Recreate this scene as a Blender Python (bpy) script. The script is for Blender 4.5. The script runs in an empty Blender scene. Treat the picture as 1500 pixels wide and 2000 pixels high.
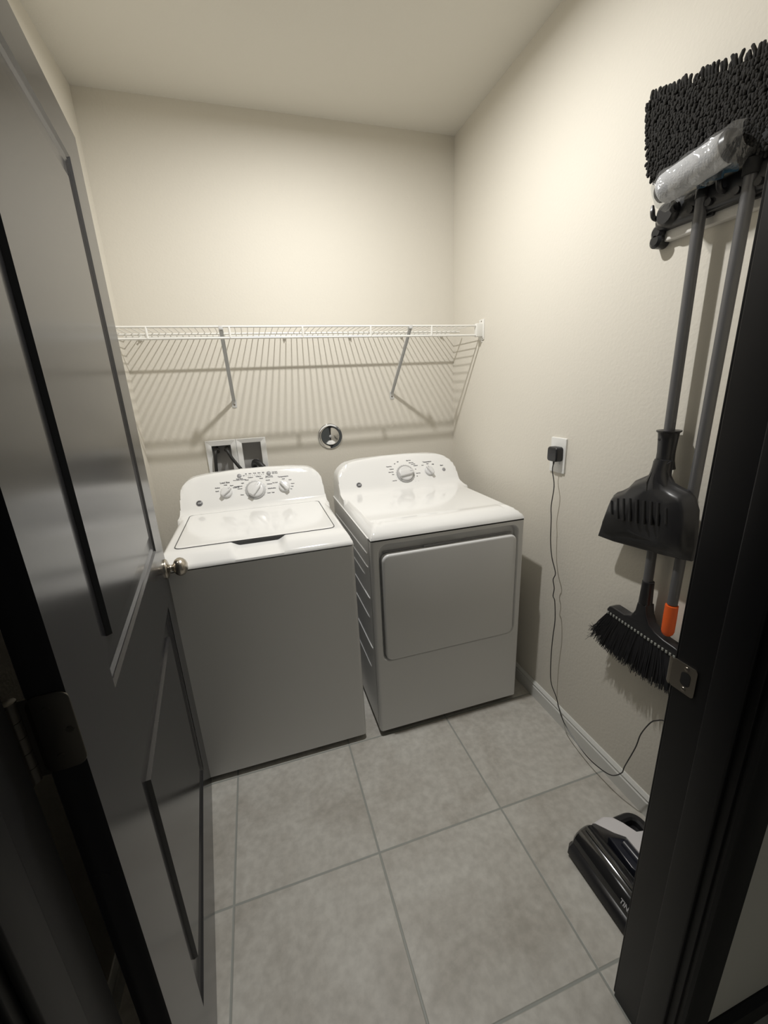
import bpy, bmesh, math, random
from mathutils import Vector, Matrix, Euler
random.seed(7)
PI = math.pi
S = bpy.context.scene
COL = S.collection

# ------------------------------------------------------------------ camera, world, light, exposure
cam_d = bpy.data.cameras.new('camera')
cam_d.sensor_fit = 'HORIZONTAL'
cam_d.sensor_width = 36.0
cam_d.lens = 36.0 * 809.77 / 1500.0
cam_d.clip_start = 0.02
cam = bpy.data.objects.new('camera', cam_d)
COL.objects.link(cam)
cam.location = (-1.15746, -2.33467, 1.495)
cam.rotation_euler = (1.2772, 0.0438, -0.3017)
S.camera = cam

W = bpy.data.worlds.new('world')
S.world = W
W.use_nodes = True
W.node_tree.nodes['Background'].inputs[0].default_value = (0.80, 0.82, 0.76, 1)
W.node_tree.nodes['Background'].inputs[1].default_value = 0.085

LX, LY, LZ = -0.84, -0.90, 2.652
ld = bpy.data.lights.new('ceiling_lamp_light', 'AREA')
ld.shape = 'DISK'
ld.size = 0.055
ld.energy = 22.5
ld.color = (1.0, 0.985, 0.955)
ld.spread = math.radians(180)
lo = bpy.data.objects.new('ceiling_lamp_light', ld)
COL.objects.link(lo)
lo.location = (LX, LY, LZ)

S.view_settings.view_transform = 'Standard'
S.view_settings.look = 'None'
S.view_settings.exposure = 0.02
S.view_settings.gamma = 1.0
S.view_settings.use_curve_mapping = False

# ------------------------------------------------------------------ materials
def mat(name, col, rough=0.5, metal=0.0, bump=None, coat=0.0, var=None, emit=None, spec=0.5):
    m = bpy.data.materials.new(name)
    m.use_nodes = True
    nt = m.node_tree
    b = nt.nodes['Principled BSDF']
    b.inputs['Base Color'].default_value = (*col, 1)
    b.inputs['Roughness'].default_value = rough
    b.inputs['Metallic'].default_value = metal
    b.inputs['Specular IOR Level'].default_value = spec
    if coat:
        b.inputs['Coat Weight'].default_value = coat
        b.inputs['Coat Roughness'].default_value = 0.08
    tc = None
    if bump or var:
        tc = nt.nodes.new('ShaderNodeTexCoord')
    if bump:                                    # (scale, strength, distance)
        n = nt.nodes.new('ShaderNodeTexNoise')
        n.inputs['Scale'].default_value = bump[0]
        n.inputs['Detail'].default_value = 3
        nt.links.new(tc.outputs['Object'], n.inputs['Vector'])
        bm = nt.nodes.new('ShaderNodeBump')
        bm.inputs['Strength'].default_value = bump[1]
        bm.inputs['Distance'].default_value = bump[2]
        nt.links.new(n.outputs['Fac'], bm.inputs['Height'])
        nt.links.new(bm.outputs['Normal'], b.inputs['Normal'])
    if var:                                     # (scale, second colour)
        n = nt.nodes.new('ShaderNodeTexNoise')
        n.inputs['Scale'].default_value = var[0]
        n.inputs['Detail'].default_value = 4
        nt.links.new(tc.outputs['Object'], n.inputs['Vector'])
        mx = nt.nodes.new('ShaderNodeMix')
        mx.data_type = 'RGBA'
        mx.inputs[6].default_value = (*col, 1)
        mx.inputs[7].default_value = (*var[1], 1)
        nt.links.new(n.outputs['Fac'], mx.inputs[0])
        nt.links.new(mx.outputs[2], b.inputs['Base Color'])
    if emit:
        b.inputs['Emission Color'].default_value = (*emit[0], 1)
        b.inputs['Emission Strength'].default_value = emit[1]
    return m

M_WALL = mat('wall_paint', (0.715, 0.680, 0.605), 0.75, bump=(90, 0.22, 0.004), spec=0.3)
M_CEIL = mat('ceiling_paint', (0.73, 0.705, 0.64), 0.85, bump=(120, 0.15, 0.004), spec=0.2)
M_BASE = mat('baseboard_paint', (0.70, 0.70, 0.67), 0.35)
M_DOOR = mat('charcoal_door_paint', (0.021, 0.021, 0.023), 0.20, bump=(160, 0.04, 0.001))
M_JAMB = mat('charcoal_frame_paint', (0.007, 0.007, 0.008), 0.42, spec=0.25)
M_WHITE = mat('white_enamel', (0.84, 0.84, 0.83), 0.10, coat=0.35)
M_CAB = mat('white_cabinet_steel', (0.76, 0.76, 0.755), 0.30)
M_KNOB = mat('white_knob_plastic', (0.72, 0.72, 0.72), 0.25)
M_SHADE = mat('light_grey_plastic', (0.42, 0.42, 0.42), 0.35)
M_GREYB = mat('grey_button', (0.30, 0.30, 0.31), 0.4)
M_PRINT = mat('dark_grey_print', (0.10, 0.10, 0.11), 0.5)
M_LOGO = mat('charcoal_logo', (0.055, 0.055, 0.06), 0.3)
M_SILV = mat('silver_print', (0.45, 0.45, 0.46), 0.4)
M_SEAM_SHADE = mat('dark_seam_and_shade', (0.07, 0.07, 0.07), 0.6)  # real seams, and shade painted around the washer lid
M_BLACK = mat('black_plastic', (0.018, 0.018, 0.020), 0.33)
M_BLACKM = mat('matte_black', (0.012, 0.012, 0.013), 0.7)
M_RUBBER = mat('black_rubber', (0.016, 0.016, 0.016), 0.5)
M_HINGE = mat('dull_hinge_metal', (0.10, 0.092, 0.080), 0.42, metal=0.9)
M_CHROME = mat('polished_chrome', (0.80, 0.80, 0.80), 0.06, metal=1.0)
M_NICKEL = mat('satin_nickel', (0.52, 0.48, 0.42), 0.27, metal=1.0)
M_NICKELD = mat('aged_nickel', (0.33, 0.30, 0.26), 0.38, metal=1.0)
M_WIRE = mat('white_vinyl_wire', (0.80, 0.79, 0.75), 0.35)
M_BRKT = mat('white_bracket', (0.62, 0.62, 0.61), 0.4)
M_BOXW = mat('white_box_plastic', (0.86, 0.86, 0.85), 0.30)
M_BOXG = mat('grey_box_back', (0.38, 0.37, 0.36), 0.6)
M_BRASS = mat('dark_valve', (0.05, 0.045, 0.04), 0.4, metal=0.5)
M_PLATE = mat('white_outlet_plastic', (0.82, 0.82, 0.80), 0.25)
M_POLE = mat('grey_painted_steel', (0.12, 0.12, 0.125), 0.35, metal=0.2)
M_CHEN = mat('charcoal_chenille', (0.040, 0.039, 0.038), 0.95, bump=(400, 0.6, 0.003), spec=0.15)
M_BRIST = mat('black_bristle', (0.014, 0.014, 0.017), 0.6)
M_TUFT = mat('pale_tuft', (0.30, 0.31, 0.29), 0.8)
M_ORANGE = mat('orange_grip', (0.85, 0.13, 0.02), 0.5)
M_RAIL = mat('white_rail', (0.72, 0.70, 0.66), 0.35)
M_ROLL = mat('light_grey_roller_fleece', (0.66, 0.66, 0.67), 0.95, bump=(260, 0.5, 0.003), var=(60, (0.52, 0.52, 0.53)))
M_BLUE = mat('blue_cloth', (0.022, 0.07, 0.12), 0.85, bump=(200, 0.4, 0.003))
M_VWHITE = mat('white_vacuum_shell', (0.72, 0.70, 0.71), 0.35)
M_VSMOKE = mat('smoked_black_cover', (0.020, 0.020, 0.021), 0.10, coat=0.5)
M_VBLUE = mat('blue_black_plastic', (0.022, 0.024, 0.034), 0.22)
M_LAMP = mat('lamp_diffuser', (0.9, 0.9, 0.9), 0.5, emit=((1.0, 0.955, 0.875), 3.0))

def mat_floor():
    m = bpy.data.materials.new('mottled_grey_tile')
    m.use_nodes = True
    nt = m.node_tree
    N, Lk = nt.nodes.new, nt.links.new
    b = nt.nodes['Principled BSDF']
    geo = N('ShaderNodeNewGeometry')
    sep = N('ShaderNodeSeparateXYZ')
    Lk(geo.outputs['Position'], sep.inputs[0])
    TX, TY, TS, G = -0.937, -1.355, 0.4641, 0.0036
    ds, ids = [], []
    for ax, off in (('X', TX), ('Y', TY)):
        a = N('ShaderNodeMath'); a.operation = 'SUBTRACT'; a.inputs[1].default_value = off - 40 * TS
        Lk(sep.outputs[ax], a.inputs[0])
        d = N('ShaderNodeMath'); d.operation = 'DIVIDE'; d.inputs[1].default_value = TS
        Lk(a.outputs[0], d.inputs[0])
        fl = N('ShaderNodeMath'); fl.operation = 'FLOOR'
        Lk(d.outputs[0], fl.inputs[0])
        ids.append(fl)
        pp = N('ShaderNodeMath'); pp.operation = 'PINGPONG'; pp.inputs[1].default_value = 0.5
        Lk(d.outputs[0], pp.inputs[0])
        ds.append(pp)
    mn = N('ShaderNodeMath'); mn.operation = 'MINIMUM'
    Lk(ds[0].outputs[0], mn.inputs[0]); Lk(ds[1].outputs[0], mn.inputs[1])
    mr = N('ShaderNodeMapRange')
    mr.inputs['From Min'].default_value = G / TS * 0.6
    mr.inputs['From Max'].default_value = G / TS * 1.25
    Lk(mn.outputs[0], mr.inputs['Value'])
    # every tile has its own patch of cloud pattern
    cmb = N('ShaderNodeCombineXYZ')
    Lk(ids[0].outputs[0], cmb.inputs[0]); Lk(ids[1].outputs[0], cmb.inputs[1])
    sc = N('ShaderNodeVectorMath'); sc.operation = 'SCALE'; sc.inputs['Scale'].default_value = 3.71
    Lk(cmb.outputs[0], sc.inputs[0])
    ad = N('ShaderNodeVectorMath'); ad.operation = 'ADD'
    Lk(geo.outputs['Position'], ad.inputs[0]); Lk(sc.outputs[0], ad.inputs[1])
    n1 = N('ShaderNodeTexNoise'); n1.inputs['Scale'].default_value = 3.8; n1.inputs['Detail'].default_value = 7
    n1.inputs['Roughness'].default_value = 0.62; n1.inputs['Distortion'].default_value = 0.6
    n2 = N('ShaderNodeTexNoise'); n2.inputs['Scale'].default_value = 38; n2.inputs['Detail'].default_value = 5
    Lk(ad.outputs[0], n1.inputs['Vector']); Lk(ad.outputs[0], n2.inputs['Vector'])
    cr = N('ShaderNodeValToRGB')
    cr.color_ramp.elements[0].position = 0.33; cr.color_ramp.elements[0].color = (0.45, 0.425, 0.38, 1)
    cr.color_ramp.elements[1].position = 0.66; cr.color_ramp.elements[1].color = (0.60, 0.585, 0.54, 1)
    e = cr.color_ramp.elements.new(0.5); e.color = (0.54, 0.52, 0.475, 1)
    Lk(n1.outputs['Fac'], cr.inputs[0])
    cr2 = N('ShaderNodeValToRGB')
    cr2.color_ramp.elements[0].position = 0.35; cr2.color_ramp.elements[0].color = (0.89, 0.885, 0.88, 1)
    cr2.color_ramp.elements[1].position = 0.65; cr2.color_ramp.elements[1].color = (1.06, 1.06, 1.06, 1)
    Lk(n2.outputs['Fac'], cr2.inputs[0])
    mul = N('ShaderNodeMix'); mul.data_type = 'RGBA'; mul.blend_type = 'MULTIPLY'; mul.inputs[0].default_value = 1
    Lk(cr.outputs[0], mul.inputs[6]); Lk(cr2.outputs[0], mul.inputs[7])
    mx = N('ShaderNodeMix'); mx.data_type = 'RGBA'
    mx.inputs[6].default_value = (0.33, 0.34, 0.315, 1)
    Lk(mr.outputs[0], mx.inputs[0]); Lk(mul.outputs[2], mx.inputs[7])
    Lk(mx.outputs[2], b.inputs['Base Color'])
    b.inputs['Roughness'].default_value = 0.45
    b.inputs['Specular IOR Level'].default_value = 0.35
    bp = N('ShaderNodeBump'); bp.inputs['Strength'].default_value = 0.5; bp.inputs['Distance'].default_value = 0.002
    Lk(mr.outputs[0], bp.inputs['Height'])
    Lk(bp.outputs['Normal'], b.inputs['Normal'])
    return m
M_FLOOR = mat_floor()

def mat_film():
    m = bpy.data.materials.new('clear_crinkled_film')
    m.use_nodes = True
    nt = m.node_tree
    nt.nodes.remove(nt.nodes['Principled BSDF'])
    N, Lk = nt.nodes.new, nt.links.new
    out = nt.nodes['Material Output']
    tr = N('ShaderNodeBsdfTransparent'); tr.inputs[0].default_value = (0.93, 0.94, 0.95, 1)
    gl = N('ShaderNodeBsdfGlossy'); gl.inputs['Roughness'].default_value = 0.10
    df = N('ShaderNodeBsdfDiffuse'); df.inputs[0].default_value = (0.6, 0.6, 0.6, 1)
    tc = N('ShaderNodeTexCoord')
    n = N('ShaderNodeTexNoise'); n.inputs['Scale'].default_value = 16; n.inputs['Detail'].default_value = 3
    n.inputs['Distortion'].default_value = 1.2
    Lk(tc.outputs['Object'], n.inputs['Vector'])
    bp = N('ShaderNodeBump'); bp.inputs['Strength'].default_value = 1.0; bp.inputs['Distance'].default_value = 0.012
    Lk(n.outputs['Fac'], bp.inputs['Height']); Lk(bp.outputs['Normal'], gl.inputs['Normal'])
    a = N('ShaderNodeMixShader'); a.inputs[0].default_value = 0.10
    Lk(tr.outputs[0], a.inputs[1]); Lk(gl.outputs[0], a.inputs[2])
    c = N('ShaderNodeMixShader'); c.inputs[0].default_value = 0.08
    Lk(a.outputs[0], c.inputs[1]); Lk(df.outputs[0], c.inputs[2])
    Lk(c.outputs[0], out.inputs['Surface'])
    return m
M_FILM = mat_film()

# ------------------------------------------------------------------ mesh builder
class MB:
    def __init__(s):
        s.v, s.f, s.mi, s.cur = [], [], [], 0
    def add(s, vs, fs):
        o = len(s.v)
        s.v += [tuple(v) for v in vs]
        for f in fs:
            s.f.append(tuple(i + o for i in f)); s.mi.append(s.cur)
    def box(s, lo, hi, bev=0.0, R=None):
        lo, hi = [min(a, b) for a, b in zip(lo, hi)], [max(a, b) for a, b in zip(lo, hi)]
        if bev <= 0:
            vs = [(x, y, z) for x in (lo[0], hi[0]) for y in (lo[1], hi[1]) for z in (lo[2], hi[2])]
            if R: vs = [tuple(R @ Vector(v)) for v in vs]
            s.add(vs, [(0, 1, 3, 2), (4, 6, 7, 5), (0, 4, 5, 1), (2, 3, 7, 6), (0, 2, 6, 4), (1, 5, 7, 3)])
            return
        bm = bmesh.new()
        bmesh.ops.create_cube(bm, size=1)
        for v in bm.verts:
            v.co = Vector([(lo[i] + hi[i]) / 2 + v.co[i] * (hi[i] - lo[i]) for i in range(3)])
        bmesh.ops.bevel(bm, geom=bm.edges[:], offset=bev, segments=3, profile=0.5, affect='EDGES')
        bm.verts.index_update()
        vs = [v.co.copy() for v in bm.verts]
        if R: vs = [R @ v for v in vs]
        s.add(vs, [[v.index for v in f.verts] for f in bm.faces])
        bm.free()
    def rings(s, rs, cap0=True, cap1=True, closed=True):
        n = len(rs[0]); o = []
        vs = [p for r in rs for p in r]
        fs = []
        for k in range(len(rs) - 1):
            for i in range(n if closed else n - 1):
                j = (i + 1) % n
                fs.append((k * n + i, k * n + j, (k + 1) * n + j, (k + 1) * n + i))
        if cap0: fs.append(tuple(range(n - 1, -1, -1)))
        if cap1: fs.append(tuple((len(rs) - 1) * n + i for i in range(n)))
        s.add(vs, fs)
    def tube(s, pts, r, n=10, caps=True):
        pts = [Vector(p) for p in pts]
        rr = r if isinstance(r, (list, tuple)) else [r] * len(pts)
        rs = []; up = None
        for i, p in enumerate(pts):
            t = (pts[min(i + 1, len(pts) - 1)] - pts[max(i - 1, 0)]).normalized()
            if up is None:
                a = Vector((0, 0, 1)) if abs(t.z) < 0.9 else Vector((1, 0, 0))
                up = t.cross(a).normalized()
            up = (up - t * up.dot(t)).normalized()
            w = t.cross(up)
            rs.append([p + (up * math.cos(2 * PI * k / n) + w * math.sin(2 * PI * k / n)) * rr[i] for k in range(n)])
        s.rings(rs, caps, caps)
    def lathe(s, prof, O, A, n=32, cap0=True, cap1=True):
        """prof: (distance along axis A, radius)"""
        O = Vector(O); A = Vector(A).normalized()
        a = Vector((0, 0, 1)) if abs(A.z) < 0.9 else Vector((1, 0, 0))
        U = A.cross(a).normalized(); V = A.cross(U)
        s.rings([[O + A * h + (U * math.cos(2 * PI * k / n) + V * math.sin(2 * PI * k / n)) * r for k in range(n)]
                 for h, r in prof], cap0, cap1)
    def prism(s, poly, O, U, V, N, t0, t1, bev=0.0, seg=3):
        """2-D polygon (u, v) extruded along N from t0 to t1, with a rounded front edge"""
        O, U, V, N = map(Vector, (O, U, V, N))
        def ring(pl, t): return [O + U * a + V * b + N * t for a, b in pl]
        rs = [ring(poly, t0)]
        if bev > 0:
            for k in range(seg + 1):
                a = k / seg * PI / 2
                rs.append(ring(inset(poly, bev * (1 - math.cos(a))), t1 - bev + bev * math.sin(a)))
        else:
            rs.append(ring(poly, t1))
        s.rings(rs)
    def grid(s, nx, ny, fn):
        vs = [fn(i, j) for j in range(ny) for i in range(nx)]
        s.add(vs, [(j * nx + i, j * nx + i + 1, (j + 1) * nx + i + 1, (j + 1) * nx + i) for j in range(ny - 1) for i in range(nx - 1)])
    def text(s, txt, size, O, U, V, align='CENTER', bold=0.0, depth=0.0004, shear=0.0, sx=1.0):
        c = bpy.data.curves.new('t', 'FONT')
        c.body = txt; c.size = size; c.align_x = align; c.align_y = 'CENTER'
        c.offset = bold; c.shear = shear; c.resolution_u = 3
        ob = bpy.data.objects.new('t', c)
        COL.objects.link(ob)
        bpy.context.view_layer.update()
        dg = bpy.context.evaluated_depsgraph_get()
        me = ob.evaluated_get(dg).to_mesh()
        O, U, V = Vector(O), Vector(U), Vector(V)
        s.add([O + U * v.co.x * sx + V * v.co.y for v in me.vertices], [tuple(p.vertices) for p in me.polygons])
        ob.evaluated_get(dg).to_mesh_clear()
        bpy.data.objects.remove(ob); bpy.data.curves.remove(c)
    def build(s, name, mats, parent=None, smooth=35, local=False, recalc=True):
        me = bpy.data.meshes.new(name)
        off = Vector((0, 0, 0))
        if parent is not None and not local:
            p = parent
            while p is not None:
                off += p.location; p = p.parent
        me.from_pydata([Vector(v) - off for v in s.v], [], s.f)
        if not isinstance(mats, (list, tuple)): mats = [mats]
        for m in mats: me.materials.append(m)
        me.polygons.foreach_set('material_index', s.mi)
        if recalc:
            bm = bmesh.new(); bm.from_mesh(me)
            bmesh.ops.remove_doubles(bm, verts=bm.verts, dist=1e-6)
            bmesh.ops.recalc_face_normals(bm, faces=bm.faces)
            bm.to_mesh(me); bm.free()
        if smooth:
            me.shade_smooth()
            me.set_sharp_from_angle(angle=math.radians(smooth))
        me.update()
        o = bpy.data.objects.new(name, me)
        COL.objects.link(o)
        if parent is not None: o.parent = parent
        return o

def inset(poly, d):
    n = len(poly); out = []
    area = sum(poly[i][0] * poly[(i + 1) % n][1] - poly[(i + 1) % n][0] * poly[i][1] for i in range(n))
    sg = 1 if area > 0 else -1
    for i in range(n):
        ax, ay = poly[i - 1]; bx, by = poly[i]; cx, cy = poly[(i + 1) % n]
        e1 = Vector((bx - ax, by - ay)); e2 = Vector((cx - bx, cy - by))
        if e1.length < 1e-9 or e2.length < 1e-9: out.append((bx, by)); continue
        e1.normalize(); e2.normalize()
        n1 = Vector((-e1.y, e1.x)) * sg; n2 = Vector((-e2.y, e2.x)) * sg
        m = n1 + n2
        m = m / max(m.length_squared / 2, 0.35)
        out.append((bx + m.x * d, by + m.y * d))
    return out

def rrect(x0, x1, y0, y1, r, n=6):
    pts = []
    for cx, cy, a0 in ((x1 - r, y0 + r, -90), (x1 - r, y1 - r, 0), (x0 + r, y1 - r, 90), (x0 + r, y0 + r, 180)):
        for k in range(n + 1):
            a = math.radians(a0 + 90 * k / n)
            pts.append((cx + r * math.cos(a), cy + r * math.sin(a)))
    return pts

def sm(a, b, x):
    t = max(0.0, min(1.0, (x - a) / (b - a)))
    return t * t * (3 - 2 * t)

def interp(tab, x):
    if x <= tab[0][0]: return tab[0][1]
    for (a, va), (b, vb) in zip(tab, tab[1:]):
        if x <= b: return va + (vb - va) * (x - a) / (b - a)
    return tab[-1][1]

def spline(pts, k=6):
    P = [Vector(p) for p in pts]; out = []
    for i in range(len(P) - 1):
        p0, p1, p2, p3 = P[max(i - 1, 0)], P[i], P[i + 1], P[min(i + 2, len(P) - 1)]
        for j in range(k):
            t = j / k
            out.append(0.5 * ((2 * p1) + (p2 - p0) * t + (2 * p0 - 5 * p1 + 4 * p2 - p3) * t * t + (3 * p1 - p0 - 3 * p2 + p3) * t ** 3))
    out.append(P[-1])
    return out

def tag(o, label, cat, group=None):
    o['label'] = label; o['category'] = cat
    if group: o['group'] = group
    return o
def thing(name, loc, label, cat, group=None, rot=None):
    o = bpy.data.objects.new(name, None)
    o.empty_display_size = 0.05
    COL.objects.link(o); o.location = loc
    if rot: o.rotation_euler = rot
    return tag(o, label, cat, group)
def struct(o, label=None):
    o['kind'] = 'structure'
    if label: o['label'] = label
    return o
X, Y, Z = Vector((1, 0, 0)), Vector((0, 1, 0)), Vector((0, 0, 1))

# ------------------------------------------------------------------ the room
H = 2.699; XL = -1.689; YF = -1.869; YH = -1.997      # ceiling, left wall, front wall room face and hall face
OX0, OX1, OZ = -1.447, -0.472, 2.16                    # doorway between the jamb faces
m = MB(); m.box((-3.2, -4.0, -0.1), (1.6, 0.12, 0.0))
struct(m.build('floor', M_FLOOR, smooth=0), 'square mottled grey floor tiles with grey grout')
m = MB(); m.box((XL - 0.1, YH, H), (0.1, 0.12, H + 0.1))
struct(m.build('ceiling', M_CEIL, smooth=0), 'plain greige painted ceiling')
BX0, BX1, BZ0, BZ1 = -1.396, -1.126, 1.085, 1.248      # opening for the washer box
m = MB()
for lo_, hi_ in (((XL - 0.1, 0, 0), (BX0, 0.12, H)), ((BX1, 0, 0), (0.1, 0.12, H)),
                 ((BX0, 0, 0), (BX1, 0.12, BZ0)), ((BX0, 0, BZ1), (BX1, 0.12, H))):
    m.box(lo_, hi_)
struct(m.build('wall_back', M_WALL, smooth=0), 'back wall painted greige behind the washer and dryer')
m = MB(); m.box((0, YH, 0), (0.1, 0, H))
struct(m.build('wall_right', M_WALL, smooth=0), 'greige painted right wall with hanging cleaning tools')
m = MB(); m.box((XL - 0.1, YH, 0), (XL, 0, H))
struct(m.build('wall_left', M_WALL, smooth=0), 'greige painted left wall behind the open door')
m = MB()
m.box((-3.2, YH, 0), (OX0 - 0.02, YF, H)); m.box((OX1 + 0.02, YH, 0), (1.6, YF, H)); m.box((OX0 - 0.02, YH, OZ + 0.02), (OX1 + 0.02, YF, H))
struct(m.build('wall_front', M_WALL, smooth=0), 'greige wall around the doorway')

def baseboard(name, a, b, n, mt, h=0.083, t=0.014, label=None):
    """profile along the segment a-b, n points into the room"""
    a, b, n = Vector(a), Vector(b), Vector(n)
    pr = [(0, 0), (t, 0), (t, h - 0.026), (t - 0.0035, h - 0.022), (t - 0.0035, h - 0.016), (t - 0.001, h - 0.012),
          (t - 0.005, h - 0.006), (t - 0.0095, h), (0, h)]
    m = MB()
    m.rings([[p + n * u + Z * v for u, v in pr] for p in (a, b)])
    return struct(m.build(name, mt, smooth=20), label)
baseboard('baseboard_right', (0, 0, 0), (0, YF, 0), (-1, 0, 0), M_BASE, label='white profiled baseboard along the right wall')
baseboard('baseboard_back', (XL, 0, 0), (-0.014, 0, 0), (0, -1, 0), M_BASE, label='white baseboard behind the machines')
baseboard('baseboard_left', (XL, YF, 0), (XL, -0.014, 0), (1, 0, 0), M_BASE, label='white baseboard behind the open door')
baseboard('baseboard_front', (-0.014, YF, 0), (OX1 + 0.086, YF, 0), (0, 1, 0), M_BASE, label='white baseboard beside the doorway inside the room')
baseboard('baseboard_hall', (OX1 + 0.086, YH, 0), (1.6, YH, 0), (0, -1, 0), M_JAMB, h=0.092, t=0.013, label='dark baseboard on the hall side, bottom right')

# dark door frame: jambs, stops and casings, with the strike plate
fr = MB()
for sx, xo in ((1, OX1), (-1, OX0)):
    # jamb board
    fr.box((xo, YH - 0.001, 0), (xo + sx * 0.02, YF + 0.001, OZ + 0.02), 0.0015)
    # stop
    fr.box((xo - sx * 0.011, -1.985, 0), (xo, -1.934, OZ), 0.003)
    # casings on the hall side and on the room side
    for yy, d in ((YH, -1), (YF, 1)):
        pr = [(0.006, 0), (0.006, 0.008), (0.012, 0.0125), (0.022, 0.0125), (0.03, 0.016), (0.078, 0.018), (0.086, 0.014), (0.086, 0)]
        fr.rings([[Vector((xo + sx * u, yy + d * v, z)) for u, v in pr] for z in (0, OZ + 0.086)])
fr.box((OX0 - 0.02, YH, OZ), (OX1 + 0.02, YF, OZ + 0.02))
fr.box((OX0, -1.985, OZ - 0.011), (OX1, -1.934, OZ))
for yy, d in ((YH, -1), (YF, 1)):
    fr.box((OX0 - 0.086, yy, OZ + 0.006), (OX1 + 0.086, yy + d * 0.018, OZ + 0.086))
frame = struct(fr.build('trim_1', M_JAMB, smooth=30), 'dark charcoal door frame with metal strike plate')
m = MB()                                               # strike plate with a curved lip round the jamb corner
zc = 0.966
pl = rrect(-1.908, -1.862, zc - 0.029, zc + 0.029, 0.006)
hole = rrect(-1.898, -1.881, zc - 0.0135, zc + 0.0135, 0.0062)
def yz(pl_, x): return [Vector((x, a, b)) for a, b in pl_]
m.rings([yz(pl, OX1 - 0.0001), yz(pl, OX1 - 0.0018), yz(hole, OX1 - 0.0018), yz(hole, OX1 + 0.012)], cap0=True, cap1=False)
m.grid(2, 7, lambda i, j: (OX1 - 0.0018 + 0.010 * (1 - math.cos(j / 6 * PI / 2)), -1.862 + 0.011 * math.sin(j / 6 * PI / 2),
                           zc + (-1 if i == 0 else 1) * (0.029 - 0.010 * (j / 6) ** 2)))
for dz in (-0.021, 0.021):
    m.lathe([(0, 0.0045), (0.0012, 0.0038), (0.0016, 0.001)], (OX1 - 0.0016, -1.889, zc + dz), (-1, 0, 0), 12)
sp = m.build('strike_plate', M_NICKELD, frame, smooth=40); sp['label'] = 'metal strike plate on the dark jamb'
m = MB(); m.prism(hole, (OX1 - 0.0021, 0, 0), Y, Z, -X, 0, 0.0002)
m.build('latch_hole_shade', M_BLACKM, sp, smooth=0)  # black sheet paints the darkness inside the strike plate opening

# ------------------------------------------------------------------ the open door (local frame: s runs from lead edge to hinge)
DW, DH, DT = 0.965, 2.13, 0.038
ang = math.radians(5.587)
door = bpy.data.objects.new('door_1', None); COL.objects.link(door)
door.location = (-1.502, -0.872, 0.010)
# local +x = outward normal of the visible face, local -y = towards the hinge
door.rotation_euler = (0, 0, ang)
struct(door, 'dark charcoal two-panel door standing open')
leaf = MB()
P1 = (0.140, 0.800, 1.040, 2.030); P2 = (0.150, 0.805, 0.200, 0.850)
for side in (0, 1):
    xf = 0.0 if side == 0 else -DT
    d = -1 if side == 0 else 1
    def V(s, z, dep): return Vector((xf + d * dep, -s, z))
    ss = [0, P1[0], P1[1], DW]; zs = [0, P2[2], P2[3], P1[2], P1[3], DH]
    for i in range(3):
        for j in range(5):
            if i == 1 and j in (1, 3): continue
            leaf.add([V(ss[i], zs[j], 0), V(ss[i + 1], zs[j], 0), V(ss[i + 1], zs[j + 1], 0), V(ss[i], zs[j + 1], 0)], [(0, 1, 2, 3)])
    for s0, s1, z0, z1 in (P1, P2):
        rs = []
        for ins, dep in ((0, 0), (0.006, 0.005), (0.010, 0.0053), (0.018, 0.0092), (0.062, 0.0097), (0.064, 0.0015)):
            rs.append([V(s0 + ins, z0 + ins, dep), V(s1 - ins, z0 + ins, dep), V(s1 - ins, z1 - ins, dep), V(s0 + ins, z1 - ins, dep)])
        leaf.rings(rs, cap0=False, cap1=True)
for s in (0, DW):
    leaf.add([(0, -s, 0), (-DT, -s, 0), (-DT, -s, DH), (0, -s, DH)], [(0, 1, 2, 3)])
for z in (0, DH):
    leaf.add([(0, 0, z), (-DT, 0, z), (-DT, -DW, z), (0, -DW, z)], [(0, 1, 2, 3)])
leaf.build('door_leaf', M_DOOR, door, smooth=0, local=True)
# knob on both faces
for d, xf in ((1, 0.0), (-1, -DT)):
    m = MB(); O = (xf, -0.034, 0.937)
    m.lathe([(0, 0.033), (0.004, 0.0335), (0.007, 0.031), (0.010, 0.024), (0.012, 0.015), (0.016, 0.0115), (0.021, 0.0108),
             (0.024, 0.0125), (0.026, 0.018), (0.031, 0.0255), (0.039, 0.0305), (0.048, 0.0310), (0.057, 0.0270), (0.064, 0.0195), (0.068, 0.0090)],
            O, (d, 0, 0), 36)
    k = m.build('door_knob', M_NICKEL, door, smooth=50, local=True); k['label'] = 'round satin nickel door knob'
# hinges
for hz in (1.055, 1.855, 0.22):
    m = MB()
    m.prism(rrect(-0.031, 0.012, hz, hz + 0.108, 0.012), (-0.010, -DW, 0), X, Z, -Y, 0, 0.0025, 0.0008)
    hb = (-0.052, -DW - 0.006)
    for k in range(5):
        m.lathe([(0, 0.0072), (0.0208, 0.0072)], (hb[0], hb[1], hz + k * 0.0216), Z, 14)
    m.lathe([(0, 0.0085), (0.004, 0.0085), (0.006, 0.004)], (hb[0], hb[1], hz + 0.108), Z, 12)
    m.box((-0.052, -DW - 0.0025, hz), (-0.036, -DW, hz + 0.108))
    # leaf on the jamb
    m.box((-0.0525, -DW - 0.045, hz - 0.001), (-0.0500, -DW - 0.004, hz + 0.109), 0.0008)
    for a, b in ((-0.022, 0.02), (-0.006, 0.054), (-0.022, 0.088)):
        m.lathe([(0, 0.0045), (0.0008, 0.0042)], (a, -DW - 0.0025, hz + b), (0, -1, 0), 10)
    h = m.build('hinge', M_HINGE, door, smooth=40, local=True)
    h['label'] = 'dull metal butt hinge with rounded leaf'

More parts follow.
